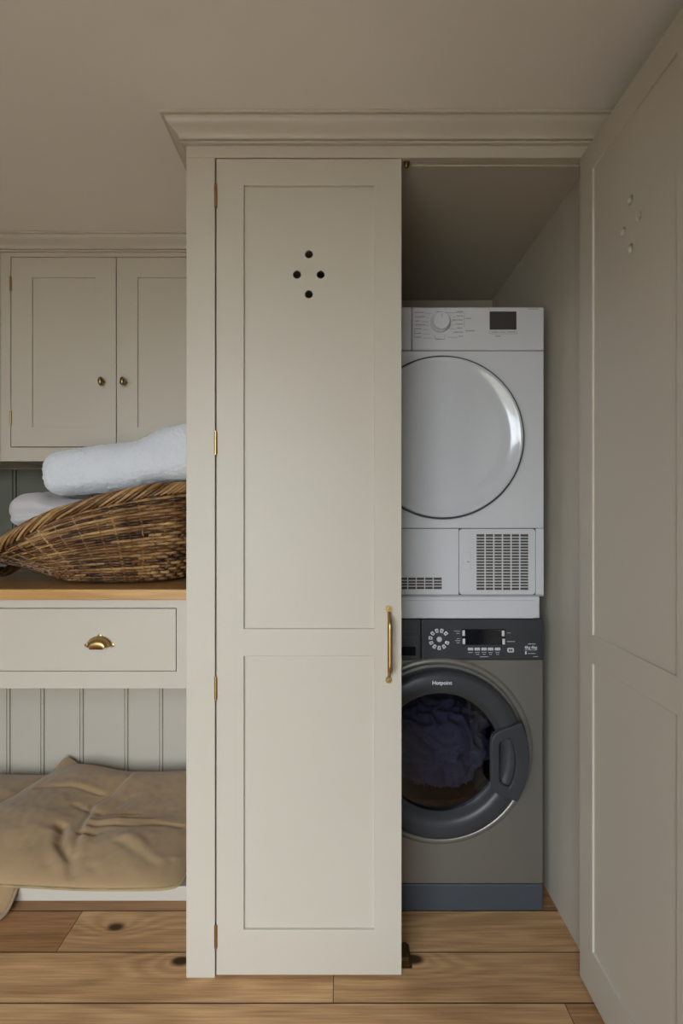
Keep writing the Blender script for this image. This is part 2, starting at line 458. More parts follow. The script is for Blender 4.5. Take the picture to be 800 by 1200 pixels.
# ------------------------------------------------------------------ tall cupboard
CL, CR = -0.389, 0.694             # outer faces
SR = 0.634                         # inner face of the right side
DZ0, DZ1 = 0.007, 2.0525            # doors
DW = 0.464
cup = thing('tall_cupboard', 'tall stone-painted cupboard with cornice housing the stacked dryer and washing machine', 'cupboard', (0.15, 0.0, 0.0))
HX_L, HX_R = -0.3135, 0.6185
def stile(name, x0, x1): return obj(name, boxes((x0, x1, 0.0, 0.024, 0.0, 2.0555)), PAINT, cup, bevel=0.0012)
stile('stile', CL, HX_L-0.0035); stile('stile', HX_R+0.0035, CR)
obj('top_rail', boxes((CL, CR, 0.0, 0.024, 2.0556, 2.139)), PAINT, cup, bevel=0.001)
obj('side_panel', boxes((CL, CL+0.018, 0.0245, 0.9285, 0.0, 2.139)), PAINT, cup)
obj('side_panel', boxes((SR, SR+0.018, 0.0245, 0.9285, 0.0, 2.139)), PAINT, cup)
obj('top_panel', boxes((CL+0.019, SR-0.001, 0.0245, 0.9285, 2.0585, 2.076)), PAINT, cup)
obj('door_stop', boxes((CL+0.019, SR-0.001, 0.030, 0.042, 2.0535, 2.058)), PAINT, cup)

def cornice_profile():
    pr = [(0.0, 2.0850), (0.0100, 2.0850), (0.0110, 2.0860), (0.0110, 2.0900), (0.0100, 2.0910), (0.0060, 2.0914), (0.0060, 2.0926), (0.0140, 2.0930)]
    # cyma: upright below, sweeping out, upright again above
    for i in range(15):
        t = i/14
        p = 0.0145+0.0270*(t-0.15*math.sin(2*PI*t))
        z = 2.0932+0.0388*t
        pr.append((p, z))
    pr += [(0.0418, 2.1328), (0.0500, 2.1330), (0.0510, 2.1338), (0.0510, 2.1390), (0.0, 2.1390)]
    return pr
def cornice(parent, path_fn, name='cornice'):
    bm = bmesh.new(); rings = []
    for p, z in cornice_profile():
        rings.append([bm.verts.new((x, y, z)) for x, y in path_fn(p)])
    for A, B in zip(rings, rings[1:]):
        for i in range(len(A)-1): bm.faces.new((A[i], A[i+1], B[i+1], B[i]))
    return obj(name, bm, PAINT, parent, smooth=32)
cornice(cup, lambda p: [(CL-p, 0.56), (CL-p, -p), (CR+p, -p), (CR+p, 0.92)])

UP = (0.8745, 1.9865); LO = (0.1195, 0.806)       # upper and lower panel openings
ST = 0.0685
HOLES = [(0.2312, 1.8175), (0.2013, 1.7663), (0.2611, 1.7663), (0.2312, 1.7165)]
def map_door(bm, side):
    """local door (lx from hinge, ly depth from face, z) -> room"""
    for v in bm.verts:
        lx, ly, z = v.co
        v.co = (HX_L+lx, ly, z) if side == 'L' else (HX_R-ly, -lx, z)
def cupboard_door(side):
    th = 0.022
    bm = plate(rect(0, DW, DZ0, DZ1), [rect(ST, DW-ST, *LO), rect(ST, DW-ST, *UP)], 0.0, th); map_door(bm, side)
    d = obj('door', bm, PAINT, cup, bevel=0.0012)
    bm = plate(rect(ST-0.0015, DW-ST+0.0015, UP[0]-0.0015, UP[1]+0.0015), [circ(x, z, 0.0102) for x, z in HOLES], 0.0085, 0.0168); map_door(bm, side)
    obj('panel', bm, PAINT, d, smooth=40)
    bm = boxes((ST-0.0015, DW-ST+0.0015, 0.0085, 0.0168, LO[0]-0.0015, LO[1]+0.0015)); map_door(bm, side)
    obj('panel', bm, PAINT, d)
    for hz in (1.959, 1.3405, 0.727, 0.1045):
        bm = bmesh.new()
        for s in range(5):
            z0 = hz-0.0285+s*0.0114
            lathe(bm, [(0, z0), (0.0040, z0+0.0003), (0.0040, z0+0.0109), (0, z0+0.0112)], (-0.0012, -0.0022, 0), 12, 'Z')
        lathe(bm, [(0, hz-0.0305), (0.003, hz-0.0298), (0.003, hz+0.0298), (0, hz+0.0305)], (-0.0012, -0.0022, 0), 10, 'Z')
        map_door(bm, side)
        h = obj('hinge', bm, BRASS, d, smooth=35)
        h['label'] = 'brass butt hinge'
    return d
door_l = cupboard_door('L'); door_l['label'] = 'closed cupboard door with a brass pull'
door_r = cupboard_door('R'); door_r['label'] = 'cupboard door swung wide open'
# pull handle on the closed door
hx = 0.1178
bm = bmesh.new()
pts = []
for i in range(23):
    t = i/22; z = 0.917+(0.757-0.917)*t
    pts.append((hx+0.001, -0.006-0.026*min(1, smooth01(min(t, 1-t)/0.16)), z))
rr = [0.0042+0.0020*smooth01(min(i/22, 1-i/22)/0.14) for i in range(23)]
tube(bm, pts, rr, 12)
for zt, zc in ((0.929, 0.9195), (0.744, 0.7515)):
    outl = rrect(hx-0.0073, hx+0.0073, min(zt, zc)-0.004, max(zt, zc)+0.004, 0.006)
    b2 = plate(outl, [], -0.006, 0.0); me_t = bpy.data.meshes.new('t'); b2.to_mesh(me_t); b2.free(); bm.from_mesh(me_t); bpy.data.meshes.remove(me_t)
    lathe(bm, [(0.0028, -0.0062), (0.0024, -0.0074), (0, -0.0078)], (hx, 0, zt-0.003 if zt > 0.8 else zt+0.004), 12)
pull = obj('pull_handle', bm, BRASS, door_l, smooth=40); pull['label'] = 'slender aged brass pull handle'
# ball catch under the top, next to the closed door edge
bm = bmesh.new()
lathe(bm, [(0, -0.0135), (0.004, -0.0125), (0.0062, -0.009), (0.0062, -0.004), (0.0085, -0.003), (0.0085, 0.0), (0, 0.0)], (0.1655, 0.020, 2.0555), 16, 'Z')
c = obj('ball_catch', bm, BRASS_DARK, cup, smooth=40); c['label'] = 'small dark brass catch'

# ------------------------------------------------------------------ wall cabinet
WY = 0.565
dz = (1.399, 2.069)
def wall_cabinet(off, label):
    wc = thing('wall_cabinet', label, 'cabinet', (-0.80+off, WY, 1.347), 'wall cabinets above the worktop')
    WL, WR = -1.206+off, -0.3905+off
    d1 = (-1.169+off, -0.7985+off); d2 = (-0.7955+off, -0.425+off)
    bm = plate(rect(WL, WR, 1.347, 2.139), [rect(d1[0]-0.003, d2[1]+0.003, dz[0]-0.003, dz[1]+0.003)], WY, WY+0.022)
    obj('face_frame', bm, PAINT, wc, bevel=0.001)
    obj('side_panel', boxes((WL, WL+0.016, WY+0.0225, 0.9155, 1.349, 2.139)), PAINT, wc)
    obj('side_panel', boxes((WR-0.016, WR, WY+0.0225, 0.9155, 1.349, 2.139)), PAINT, wc)
    obj('bottom_panel', boxes((WL+0.0165, WR-0.0165, WY+0.0225, 0.9155, 1.351, 1.367)), PAINT, wc)
    cornice(wc, lambda p: [(WL, WY-p*0.9), (WR-0.001, WY-p*0.9)])
    for x0, x1, knob_x, hinge_x in ((d1[0], d1[1], -0.8430+off, d1[0]-0.0012), (d2[0], d2[1], -0.7665+off, d2[1]+0.0012)):
        s = 0.0735
        bm = plate(rect(x0, x1, *dz), [rect(x0+s, x1-s, 1.4678, 1.998)], WY, WY+0.02)
        d = obj('door', bm, PAINT, wc, bevel=0.001)
        obj('panel', boxes((x0+s-0.001, x1-s+0.001, WY+0.008, WY+0.013, 1.4668, 1.999)), PAINT, d)
        bm = bmesh.new()
        lathe(bm, [(0.0085, 0.0), (0.0085, -0.0025), (0.005, -0.004), (0.0042, -0.012), (0.006, -0.015)], (knob_x, WY, 1.6255), 20)
        ell = bmesh.ops.create_uvsphere(bm, u_segments=20, v_segments=12, radius=1.0)
        for v in ell['verts']: v.co = Vector((knob_x+v.co.x*0.0095, WY-0.0225+v.co.y*0.0095, 1.6255+v.co.z*0.0160))
        kn = obj('knob', bm, BRASS_KNOB, d, smooth=45); kn['label'] = 'small oval aged brass knob'
        for hz in (1.975, 1.500):
            bm = bmesh.new()
            lathe(bm, [(0, hz-0.026), (0.0042, hz-0.0255), (0.0042, hz+0.0255), (0, hz+0.026)], (hinge_x, WY-0.0015, 0), 12, 'Z')
            obj('hinge', bm, BRASS, d, smooth=35)
    return wc
wall_cabinet(0.0, 'stone-painted two-door wall cabinet above the wicker basket')
wall_cabinet(-0.8175, 'neighbouring wall cabinet showing only a sliver at the left edge of the photo')

# ------------------------------------------------------------------ worktop, drawer unit, platform
UL = -2.0
wt = obj('worktop', boxes((UL, -0.3905, 0.272, 0.9155, 0.9035, 0.935)), TOP_OAK, loc=(-1.2, 0.6, 0.9035), bevel=0.0025)
tag(wt, 'oak worktop with a honey-coloured front edge under the wicker basket', 'worktop')
DY = 0.2935
du = thing('drawer_unit', 'stone-painted drawer unit beneath the oak worktop', 'drawer unit', (-1.2, DY, 0.63))
dr = (-1.429, -0.504, 0.684, 0.873)
bm = plate(rect(UL, -0.3905, 0.630, 0.9030), [rect(dr[0]-0.0022, dr[1]+0.0022, dr[2]-0.0022, dr[3]+0.0022)], DY, DY+0.022)
obj('face_frame', bm, PAINT, du, bevel=0.001)
obj('bottom_panel', boxes((UL, -0.3905, DY+0.0225, 0.9155, 0.634, 0.650)), PAINT, du)
obj('end_panel', boxes((UL, UL+0.018, DY+0.0225, 0.9155, 0.651, 0.903)), PAINT, du)
drawer = obj('drawer', boxes((dr[0], dr[1], DY, DY+0.020, dr[2], dr[3])), PAINT, du, bevel=0.0012)
obj('drawer_box', boxes((dr[0]+0.02, dr[1]-0.02, DY+0.0205, 0.80, dr[2]+0.01, dr[3]-0.02)), PAINT, drawer)
def cup_handle(cx, cz):
    bm = bmesh.new()
    # hood: upper half shell, opening downwards, with a fuller front
    nu, nv = 24, 10
    grid = []
    for i in range(nu+1):
        a = PI*i/nu
        row = []
        for j in range(nv+1):
            e = PI/2*j/nv
            rx = math.cos(a)*0.0345*(0.62+0.38*math.cos(e))
            rz = math.sin(a)*0.0265*(0.30+0.70*math.cos(e)**0.8 if j < nv else 0.30)
            row.append(bm.verts.new((cx+rx, DY-0.0025-0.024*math.sin(e), cz-0.010+rz)))
        grid.append(row)
    for i in range(nu):
        for j in range(nv):
            bm.faces.new((grid[i][j], grid[i+1][j], grid[i+1][j+1], grid[i][j+1]))
    # front closing face, rounded, reaching down to the finger edge
    front = [g[nv] for g in grid]
    low_ = [bm.verts.new((v.co.x*0.92+cx*0.08, v.co.y+0.0005, cz-0.0155)) for v in front]
    for i in range(nu): bm.faces.new((front[i], front[i+1], low_[i+1], low_[i]))
    # flange with three ears
    for i in range(nu):
        a, b = PI*i/nu, PI*(i+1)/nu
        q = []
        for ang, s in ((a, 1.0), (b, 1.0), (b, 1.13), (a, 1.13)):
            q.append(bm.verts.new((cx+math.cos(ang)*0.0345*s, DY-0.0022, cz-0.010+math.sin(ang)*0.0265*s)))
        bm.faces.new(q)
    for ex, ez in ((-0.0395, -0.0085), (0.0395, -0.0085), (0.0, 0.0195)):
        lathe(bm, [(0.0058, 0.0), (0.0055, -0.0022), (0.003, -0.0030), (0.0022, -0.0022), (0, -0.0022)], (cx+ex, DY, cz+ez), 14)
    h = obj('cup_handle', bm, BRASS, drawer, smooth=50)
    md = h.modifiers.new('thick', 'SOLIDIFY'); md.thickness = 0.0012; md.offset = 0
    h['label'] = 'brass cup pull'
    return h
cup_handle(-0.7355, 0.771); cup_handle(-1.1975, 0.771)

pf = obj('bench_platform', boxes((UL, -0.3905, 0.270, 0.9155, 0.0, 0.044)), PAINT, loc=(-1.2, 0.6, 0.0), bevel=0.002)
tag(pf, 'low painted platform on the floor carrying the tan cushions', 'platform')

# ------------------------------------------------------------------ stacked appliances (front plane Y = 0.231, 400 px per metre in the photo)
FY = 0.231
def ax(p): return (p-400.0)/400.0
def az(p): return CAM_Z+(600.0-p)/400.0

# --- tumble dryer
dx0, dx1, dz0, dz1 = -0.0065, 0.5925, 0.920, 1.7675
dry = thing('tumble_dryer', 'white tumble dryer with round door stacked on top of the washing machine', 'tumble dryer', (0.293, 0.5, dz0))
bm = bmesh.new()
box(bm, dx0, dx1, FY+0.004, 0.80, dz0, dz1)
obj('body', bm, WHITE, dry, bevel=0.008, seg=3)
obj('seam_shade', boxes((dx0+0.004, dx1-0.004, FY+0.0031, FY+0.0039, dz0+0.004, dz1-0.004)), SLOT, dry)  # added dark sheet, its colour gives the panel gaps their shade
seam_z = az(411.2); seam_x = ax(482)
cp = obj('control_panel', boxes((seam_x+0.0008, dx1-0.0008, FY-0.004, FY+0.010, seam_z+0.0008, dz1-0.001)), WHITE, dry, bevel=0.004, seg=3)
obj('tank_drawer', boxes((dx0+0.001, seam_x-0.0008, FY-0.004, FY+0.010, seam_z+0.0008, dz1-0.001)), WHITE, dry, bevel=0.003)
flz0, flz1 = az(697), az(619.3)
obj('front_panel', boxes((dx0+0.0008, dx1-0.0008, FY-0.0015, FY+0.010, flz1+0.001, seam_z-0.0008)), WHITE, dry, bevel=0.002)
obj('base_strip', boxes((dx0+0.0008, dx1-0.0008, FY-0.0015, FY+0.010, dz0+0.001, flz0-0.001)), WHITE, dry, bevel=0.002)
obj('corner_strip', boxes((ax(627.5), dx1-0.0008, FY-0.0015, FY+0.010, flz0+0.0002, flz1-0.0002)), WHITE, dry, bevel=0.001)
# knob
kc = (ax(515.3), FY-0.004, az(378.7))
bm = bmesh.new()
lathe(bm, [(0.0285, 0.0), (0.0285, -0.006), (0.0275, -0.0085), (0.0255, -0.0095), (0.0250, -0.019), (0.0235, -0.0215), (0, -0.0222)], kc, 40)
kn = obj('knob', bm, WHITE, cp, smooth=35); kn['label'] = 'round white programme dial'
obj('pointer', boxes((kc[0]-0.0007, kc[0]+0.0007, kc[1]-0.0226, kc[1]-0.0219, kc[2]+0.009, kc[2]+0.019)), GREY_PRINT, kn)
ds = obj('display', boxes((ax(573), ax(604.3), FY-0.0052, FY, az(387), az(365.7))), DISPLAY, cp, bevel=0.0006); ds['label'] = 'dark rectangular display'
# faint print: blocks of small lettering and their leader lines
bm = bmesh.new()
def mark(x0, x1, y, h=0.6, yy=FY-0.0045):
    box(bm, ax(x0), ax(x1), yy, yy+0.002, az(y)-h/800, az(y)+h/800)
def words(x0, x1, y, h=1.5):
    x = x0
    while x < x1-0.5:
        w_ = min(random.uniform(0.7, 1.2), x1-x); hh = h*random.uniform(0.55, 1.0)
        mark(x, x+w_*0.72, y, hh); x += w_
for i, y in enumerate((366.8, 371.8, 376.8, 381.3, 386.0, 391.2, 395.8)):
    words(486, (496.5, 497.5, 491, 498.5, 493.5, 493, 493)[i], y)
    mark((497, 498.5, 493, 499, 495, 495, 495)[i], (505, 502.5, 501.5, 501, 500.5, 503.5, 506)[i], y+1.0, 0.35)
for i, y in enumerate((365.8, 370.8, 375.6, 380.5, 385.0, 389.8, 394.6)):
    words((534.5, 535, 530, 533, 535, 531, 537)[i], 542, y)
    mark((520, 530, 528.5, 528, 527.5, 529, 524)[i], (541.5, 534, 530, 532, 534, 530.5, 536)[i], y+1.2, 0.35)
words(511, 517.5, 366.0); words(509.5, 520.5, 398.0); words(545, 552, 374.0); words(545, 556, 388.3)
words(575.5, 584, 389.6, 1.2); words(585, 592, 389.6, 1.2); words(594, 603, 389.6, 1.2); words(580, 586, 394.5, 1.6)
words(618, 630.5, 363.0, 1.0)
for xa, ya_, yb_ in ((543.4, 367.0, 383.5), (509.3, 393.5, 397.5), (520.8, 393.5, 397.5), (485.2, 386, 396.5), (573.4, 388, 391.6), (604.2, 388, 391.6)):
    box(bm, ax(xa)-0.0005, ax(xa)+0.0005, FY-0.0045, FY-0.0025, az(yb_), az(ya_))
mark(573.2, 604.4, 391.8, 0.35)
obj('panel_print', bm, GREY_PRINT, cp)['kind'] = 'stuff'
# round door
dc = (0.2935, FY-0.0015, 1.3845)
bm = bmesh.new()
lathe(bm, [(0.2385, 0.0), (0.2385, -0.010), (0.2365, -0.0145), (0.2330, -0.0155), (0.2325, -0.012)], dc, 128)
dd = obj('door', bm, DARK_TRIM, dry, smooth=35); dd['label'] = 'round white door with a thin dark rim'
bm = bmesh.new()
prof = [(0.2328, -0.006), (0.2328, -0.0175), (0.2315, -0.0205), (0.2285, -0.0222), (0.2250, -0.0222)]
for i in range(1, 17):
    t = i/16; r = 0.2250-0.0600*t
    prof.append((r, -0.0222+0.0135*(1-(1-t)**2.2)))
for i in range(1, 13):
    t = i/12; r = 0.165*(1-t)
    prof.append((r, -0.0087-0.0040*(1-(r/0.165)**2)))
lathe(bm, prof, dc, 128)
obj('door_shell', bm, WHITE_GLOSS, dd, smooth=50)
# lower flap and grille panel
fl = obj('filter_flap', plate(rect(dx0+0.001, ax(537), flz0+0.0008, flz1-0.0008), [rect(ax(408), ax(517.3), az(690.3), az(676.8))], FY-0.0025, FY+0.0025), WHITE, dry, bevel=0.0006)
bm = bmesh.new()
x0g, x1g, z0g, z1g = ax(408), ax(517.3), az(690.3), az(676.8)
nc, nr = 11, 4
for i in range(1, nc): xx = x0g+(x1g-x0g)*i/nc; box(bm, xx-0.0013, xx+0.0013, FY-0.0022, FY+0.001, z0g, z1g)
for i in range(1, nr): zz = z0g+(z1g-z0g)*i/nr; box(bm, x0g, x1g, FY-0.002, FY+0.001, zz-0.0013, zz+0.0013)
obj('grille', bm, WHITE, fl)
obj('grille_back', boxes((x0g, x1g, FY+0.0012, FY+0.003, z0g, z1g)), SLOT, fl)
vp = obj('vent_panel', plate(rrect(ax(537.6), ax(626.8), flz0+0.001, flz1-0.001, 0.010), [rect(ax(558), ax(618.8), az(691.3), az(626.0))], FY-0.0025, FY+0.0025), WHITE, dry, bevel=0.0006)
bm = bmesh.new()
x0g, x1g, z0g, z1g = ax(558), ax(618.8), az(691.3), az(626.0)
for i in range(1, 6): xx = x0g+(x1g-x0g)*i/6; box(bm, xx-0.0016, xx+0.0016, FY-0.0022, FY+0.001, z0g, z1g)
for i in range(1, 19): zz = z0g+(z1g-z0g)*i/19; box(bm, x0g, x1g, FY-0.002, FY+0.001, zz-0.0014, zz+0.0014)
obj('grille', bm, WHITE, vp)
obj('grille_back', boxes((x0g, x1g, FY+0.0012, FY+0.003, z0g, z1g)), SLOT, vp)
lt = obj('latch', boxes((ax(542.3), ax(551.3), FY-0.0040, FY-0.0020, az(667.3), az(647.3))), WHITE, vp, bevel=0.0015)
obj('latch_mark', boxes((ax(547), ax(549.2), FY-0.0044, FY-0.0036, az(659.0), az(657.6))), GREY_PRINT, vp)
obj('vent_gap_shade', plate(rrect(ax(537.3), ax(627.3), flz0-0.0004, flz1+0.0004, 0.0108), [rrect(ax(537.9), ax(626.4), flz0+0.0014, flz1-0.0014, 0.0096)], FY-0.0012, FY+0.003), SLOT, dry)  # dark ring, the shaded gap round the vent panel put into colour

# --- stacking kit between the two machines
sk = thing('stacking_kit', 'white plastic stacking shelf between the dryer and the washing machine', 'shelf', (0.293, 0.5, 0.856))
obj('tray', plate(rrect(-0.004, ax(630.5), 0.8565, 0.9085, 0.016), [], FY-0.002, 0.79), WHITE, sk, bevel=0.003)
obj('deck', boxes((-0.0065, ax(632.5), FY+0.003, 0.80, 0.8562, 0.9192)), WHITE, sk, bevel=0.002)

# --- washing machine
wx0, wx1 = -0.0065, 0.590
wash = thing('washing_machine', 'graphite washing machine with dark porthole standing on the oak floor', 'washing machine', (0.29, 0.5, 0.0))
pz, kz = az(773), 0.0775
wcx, wcz, wr = 0.286, 0.4685, 0.2445
obj('front_panel', plate(rect(wx0, wx1, kz+0.001, pz-0.001), [circ(wcx, wcz, 0.205, 64)], FY, FY+0.012), GRAPHITE, wash, bevel=0.003)
bm = boxes((wx0, wx0+0.01, FY+0.013, 0.80, 0.01, 0.853), (wx1-0.01, wx1, FY+0.013, 0.80, 0.01, 0.853), (wx0+0.0101, wx1-0.0101, 0.79, 0.80, 0.01, 0.853), (wx0+0.0101, wx1-0.0101, FY+0.03, 0.789, 0.843, 0.853))
obj('body', bm, GRAPHITE, wash)
obj('plinth', boxes((wx0+0.001, wx1-0.0005, FY-0.001, FY+0.02, 0.0, kz)), CHARCOAL_SOFT, wash, bevel=0.003)
wcp = obj('control_panel', boxes((ax(493.4), wx1, FY-0.004, FY+0.02, pz, 0.8545)), CHARCOAL, wash, bevel=0.004, seg=3)
dt = obj('detergent_drawer', boxes((wx0, ax(492.6), FY-0.004, FY+0.02, pz, 0.8545)), CHARCOAL, wash, bevel=0.003)
obj('drawer_grip', boxes((ax(408), ax(486.5), FY-0.0055, FY-0.003, az(768), az(757.5))), BLACK, dt, bevel=0.003)
obj('groove', boxes((ax(408), ax(488), FY-0.0048, FY-0.003, az(746.6), az(745.9)), (ax(408), ax(488), FY-0.0048, FY-0.003, az(739.6), az(739.2))), CHARCOAL_SOFT, dt)
# programme buttons in a ring
bc = (ax(514.1), az(748.6))
for i in range(11):
    a = PI/2+PI/11+2*PI*i/11
    if abs(math.cos(a)-1) < 0.02: continue
    pts = []
    for da, rr_ in ((-0.20, 0.0200), (0.20, 0.0200), (0.17, 0.0310), (0, 0.0316), (-0.17, 0.0310)):
        pts.append((bc[0]+rr_*math.cos(a+da), bc[1]+rr_*math.sin(a+da)))
    bt = obj('button', plate(pts, [], FY-0.0062, FY-0.003), SILVER, wcp, bevel=0.0008)
    q = (bc[0]+0.0255*math.cos(a), bc[1]+0.0255*math.sin(a))
    obj('icon', boxes((q[0]-0.0017, q[0]+0.0017, FY-0.0066, FY-0.006, q[1]-0.0015, q[1]+0.0015)), CHARCOAL_SOFT, bt)
bm = bmesh.new(); lathe(bm, [(0.0078, 0.0), (0.0078, -0.003), (0.0066, -0.0042), (0, -0.0046)], (bc[0], FY-0.004, bc[1]), 24)
obj('button', bm, SILVER, wcp, smooth=40)
wd = obj('display', boxes((ax(540.5), ax(591.5), FY-0.0055, FY-0.002, az(755.3), az(736.8))), BLACK, wcp, bevel=0.001)
for bx_, by_ in ((542.6, 741.3), (542.8, 751.0), (588.6, 741.6), (589.2, 751.2)):
    obj('button', boxes((ax(bx_-1.5), ax(bx_+1.5), FY-0.0075, FY-0.005, az(by_+3.3), az(by_-3.3))), SILVER, wcp, bevel=0.0008)
for bx_ in (550.6, 558.5, 566.4, 574.1, 582.2):
    obj('button', boxes((ax(bx_-3.1), ax(bx_+3.1), FY-0.0065, FY-0.003, az(761.6), az(758.4))), SILVER, wcp, bevel=0.0008)
bg = obj('badge', plate(rrect(ax(593.6), ax(601.3), az(764.0), az(758.8), 0.004), [], FY-0.005, FY-0.003), SILVER, wcp)
obj('badge_print', boxes((ax(595.4), ax(597.1), FY-0.0054, FY-0.0049, az(762.9), az(760.0)), (ax(597.8), ax(599.5), FY-0.0054, FY-0.0049, az(762.9), az(760.0))), CHARCOAL, bg)
bm = bmesh.new()
def mark2(x0, x1, y, h=0.5): box(bm, ax(x0), ax(x1), FY-0.0044, FY-0.003, az(y)-h/800, az(y)+h/800)
def words2(x0, x1, y, h=0.9):
    x = x0
    while x < x1-0.4:
        w_ = min(random.uniform(0.6, 1.1), x1-x); mark2(x, x+w_*0.65, y, h*random.uniform(0.5, 1)); x += w_
for a_, b_, y in ((531.5, 538.5, 739.2), (534, 538.5, 741.8), (535, 538.5, 748.0), (532.5, 538.5, 750.3), (534.5, 538.5, 752.8), (593.5, 598, 741.4), (593.5, 603, 751.4),
                  (548, 553.5, 764.2), (556, 561.5, 764.0), (557, 561, 766.3), (564, 569, 764.0), (565, 568.5, 766.3), (572, 576.8, 764.2), (573, 576, 766.4), (580, 584.6, 764.2), (581, 584, 766.4), (562, 572, 769.2), (618, 627, 754.2), (618, 627, 765.4), (624, 630, 769.0)):
    words2(a_, b_, y)
mark2(614, 627.8, 761.3, 0.4); box(bm, ax(614.5), ax(616.2), FY-0.0044, FY-0.003, az(766.3), az(762.8))
obj('panel_print', bm, LIGHT_PRINT, wcp)['kind'] = 'stuff'
finish('lettering', text_mesh('6kg 6kg', 0.0115, ax(621.2), az(758.2), FY-0.0045), LIGHT_PRINT, wcp)
# porthole
WC = (wcx, FY, wcz)
bm = bmesh.new()
lathe(bm, [(0.275, 0.0015), (0.271, -0.004), (0.264, -0.0072), (0.257, -0.0060), (0.2525, 0.0), (0.250, 0.010)], WC, 128)
obj('bezel', bm, GRAPHITE, wash, smooth=60)
bm = bmesh.new()
lathe(bm, [(wr, 0.004), (wr, -0.018), (0.2425, -0.029), (0.237, -0.0365), (0.227, -0.0405), (0.205, -0.0425), (0.190, -0.0405), (0.181, -0.034), (0.1755, -0.022), (0.172, -0.008), (0.172, 0.03)], WC, 128)
pd = obj('door', bm, CHARCOAL, wash, smooth=50); pd['label'] = 'dark grey round porthole door'
bm = bmesh.new()
lathe(bm, [(0.1735, -0.008), (0.165, -0.0092), (0.13, -0.0122), (0.09, -0.0145), (0.045, -0.0158), (0, -0.0162)], WC, 96)
obj('glass', bm, GLASS, pd, smooth=60)
arc = [(0.2462*math.cos(math.radians(a)), 0.2462*math.sin(math.radians(a))) for a in [24.5-i*3.4 for i in range(17)]]
outl = arc+[(0.166, -0.108), (0.147, -0.094), (0.1385, -0.078), (0.1365, -0.060), (0.1365, 0.040), (0.139, 0.057), (0.147, 0.070), (0.163, 0.080)]
slot = [(0.163, 0.047), (0.161, 0.035), (0.161, -0.055), (0.164, -0.066), (0.174, -0.075), (0.188, -0.081), (0.197, -0.068), (0.205, -0.040), (0.208, -0.010), (0.205, 0.020), (0.198, 0.043), (0.190, 0.055), (0.176, 0.054)]
hd = obj('handle', plate([(wcx+a, wcz+b) for a, b in outl], [[(wcx+a, wcz+b) for a, b in slot]], FY-0.0545, FY-0.036), CHARCOAL, pd, bevel=0.004, seg=3)
finish('lettering', text_mesh('Hotpoint', 0.0152, wcx+0.0005, az(796.5)+0.004, FY-0.0434), LIGHT_PRINT, pd)
bm = bmesh.new()
lathe(bm, [(0.205, 0.013), (0.205, 0.05), (0.222, 0.07), (0.222, 0.44), (0, 0.44)], WC, 64)
obj('drum', bm, DRUM, wash, smooth=40)

# --- laundry tumbled behind the porthole
bm = bmesh.new()
bmesh.ops.create_icosphere(bm, subdivisions=6, radius=1.0)
for v in bm.verts:
    d = v.co.normalized()
    w_ = noise.noise_vector(d*1.6)*0.55
    q = d+w_
    rid = 1-abs(noise.noise(q*2.6))*2
    rid2 = 1-abs(noise.noise(q*5.5+Vector((3, 1, 7))))*2
    r_ = 0.80+0.20*rid+0.085*rid2+0.12*noise.noise(d*2.0+Vector((5, 5, 1)))
    p = d*r_
    p.z = p.z*0.80 if p.z > 0 else p.z*0.78
    v.co = Vector((wcx+0.012+p.x*0.178, FY+0.215+p.y*0.185, wcz-0.036+p.z*0.190))
ld = obj('laundry', bm, LAUNDRY, smooth=180, loc=(wcx, FY+0.19, wcz-0.19))
tag(ld, 'blue-purple clothes bundled behind the washing machine porthole', 'laundry')

# --- brass floor catch beside the closed door
bm = plate(rrect(0.128, 0.181, -0.105, -0.027, 0.004), [], 0.0, 0.0025)
bm.transform(Matrix.Rotation(-PI/2, 4, 'X'))
for v in bm.verts: v.co = Vector((v.co.x, abs(v.co.y), abs(v.co.z)))
box(bm, 0.136, 0.174, 0.048, 0.098, 0.0024, 0.012)
lathe(bm, [(0.0035, 0.0024), (0.003, 0.0036), (0, 0.004)], (0.1715, 0.036, 0), 12, 'Z')
fc = obj('floor_catch', bm, BRASS_DARK, loc=(0.155, 0.066, 0.0), smooth=30, bevel=0.0008)
tag(fc, 'small dark brass catch plate on the floor beside the closed cupboard door', 'catch')

# ------------------------------------------------------------------ wicker basket
BZ = 0.939
BYC = 0.535
bk = thing('wicker_basket', 'brown woven wicker laundry basket with sloping braided rim on the worktop', 'basket', (-0.76, BYC, BZ))
ZR = [(-1.23, 1.020), (-1.17, 1.026), (-1.10, 1.046), (-1.06, 1.066), (-1.00, 1.099), (-0.94, 1.131), (-0.87, 1.162), (-0.79, 1.188), (-0.72, 1.208), (-0.60, 1.233), (-0.49, 1.250), (-0.42, 1.255)]
def bpt(u, v, out=0.0):
    """point on the basket wall: u angle, v 0 base .. 1 rim"""
    g = math.sin(min(v, 1.0)*PI/2)**0.9
    a = 0.205+0.170*g + out; b = 0.150+0.066*g + out
    cx_ = -0.755-0.085*v
    c_, s_ = math.cos(u), math.sin(u); e = 2/2.35
    x = cx_+a*math.copysign(abs(c_)**e, c_); y = BYC+b*math.copysign(abs(s_)**e, s_)
    return x, y, BZ+0.006+v*(interp(ZR, x)-BZ-0.006)
NST = 52
def stake_u(k):
    return 2*PI*(k % NST)/NST
bm = bmesh.new(); tl = bm.verts.layers.float.new('tone')
NR = 27
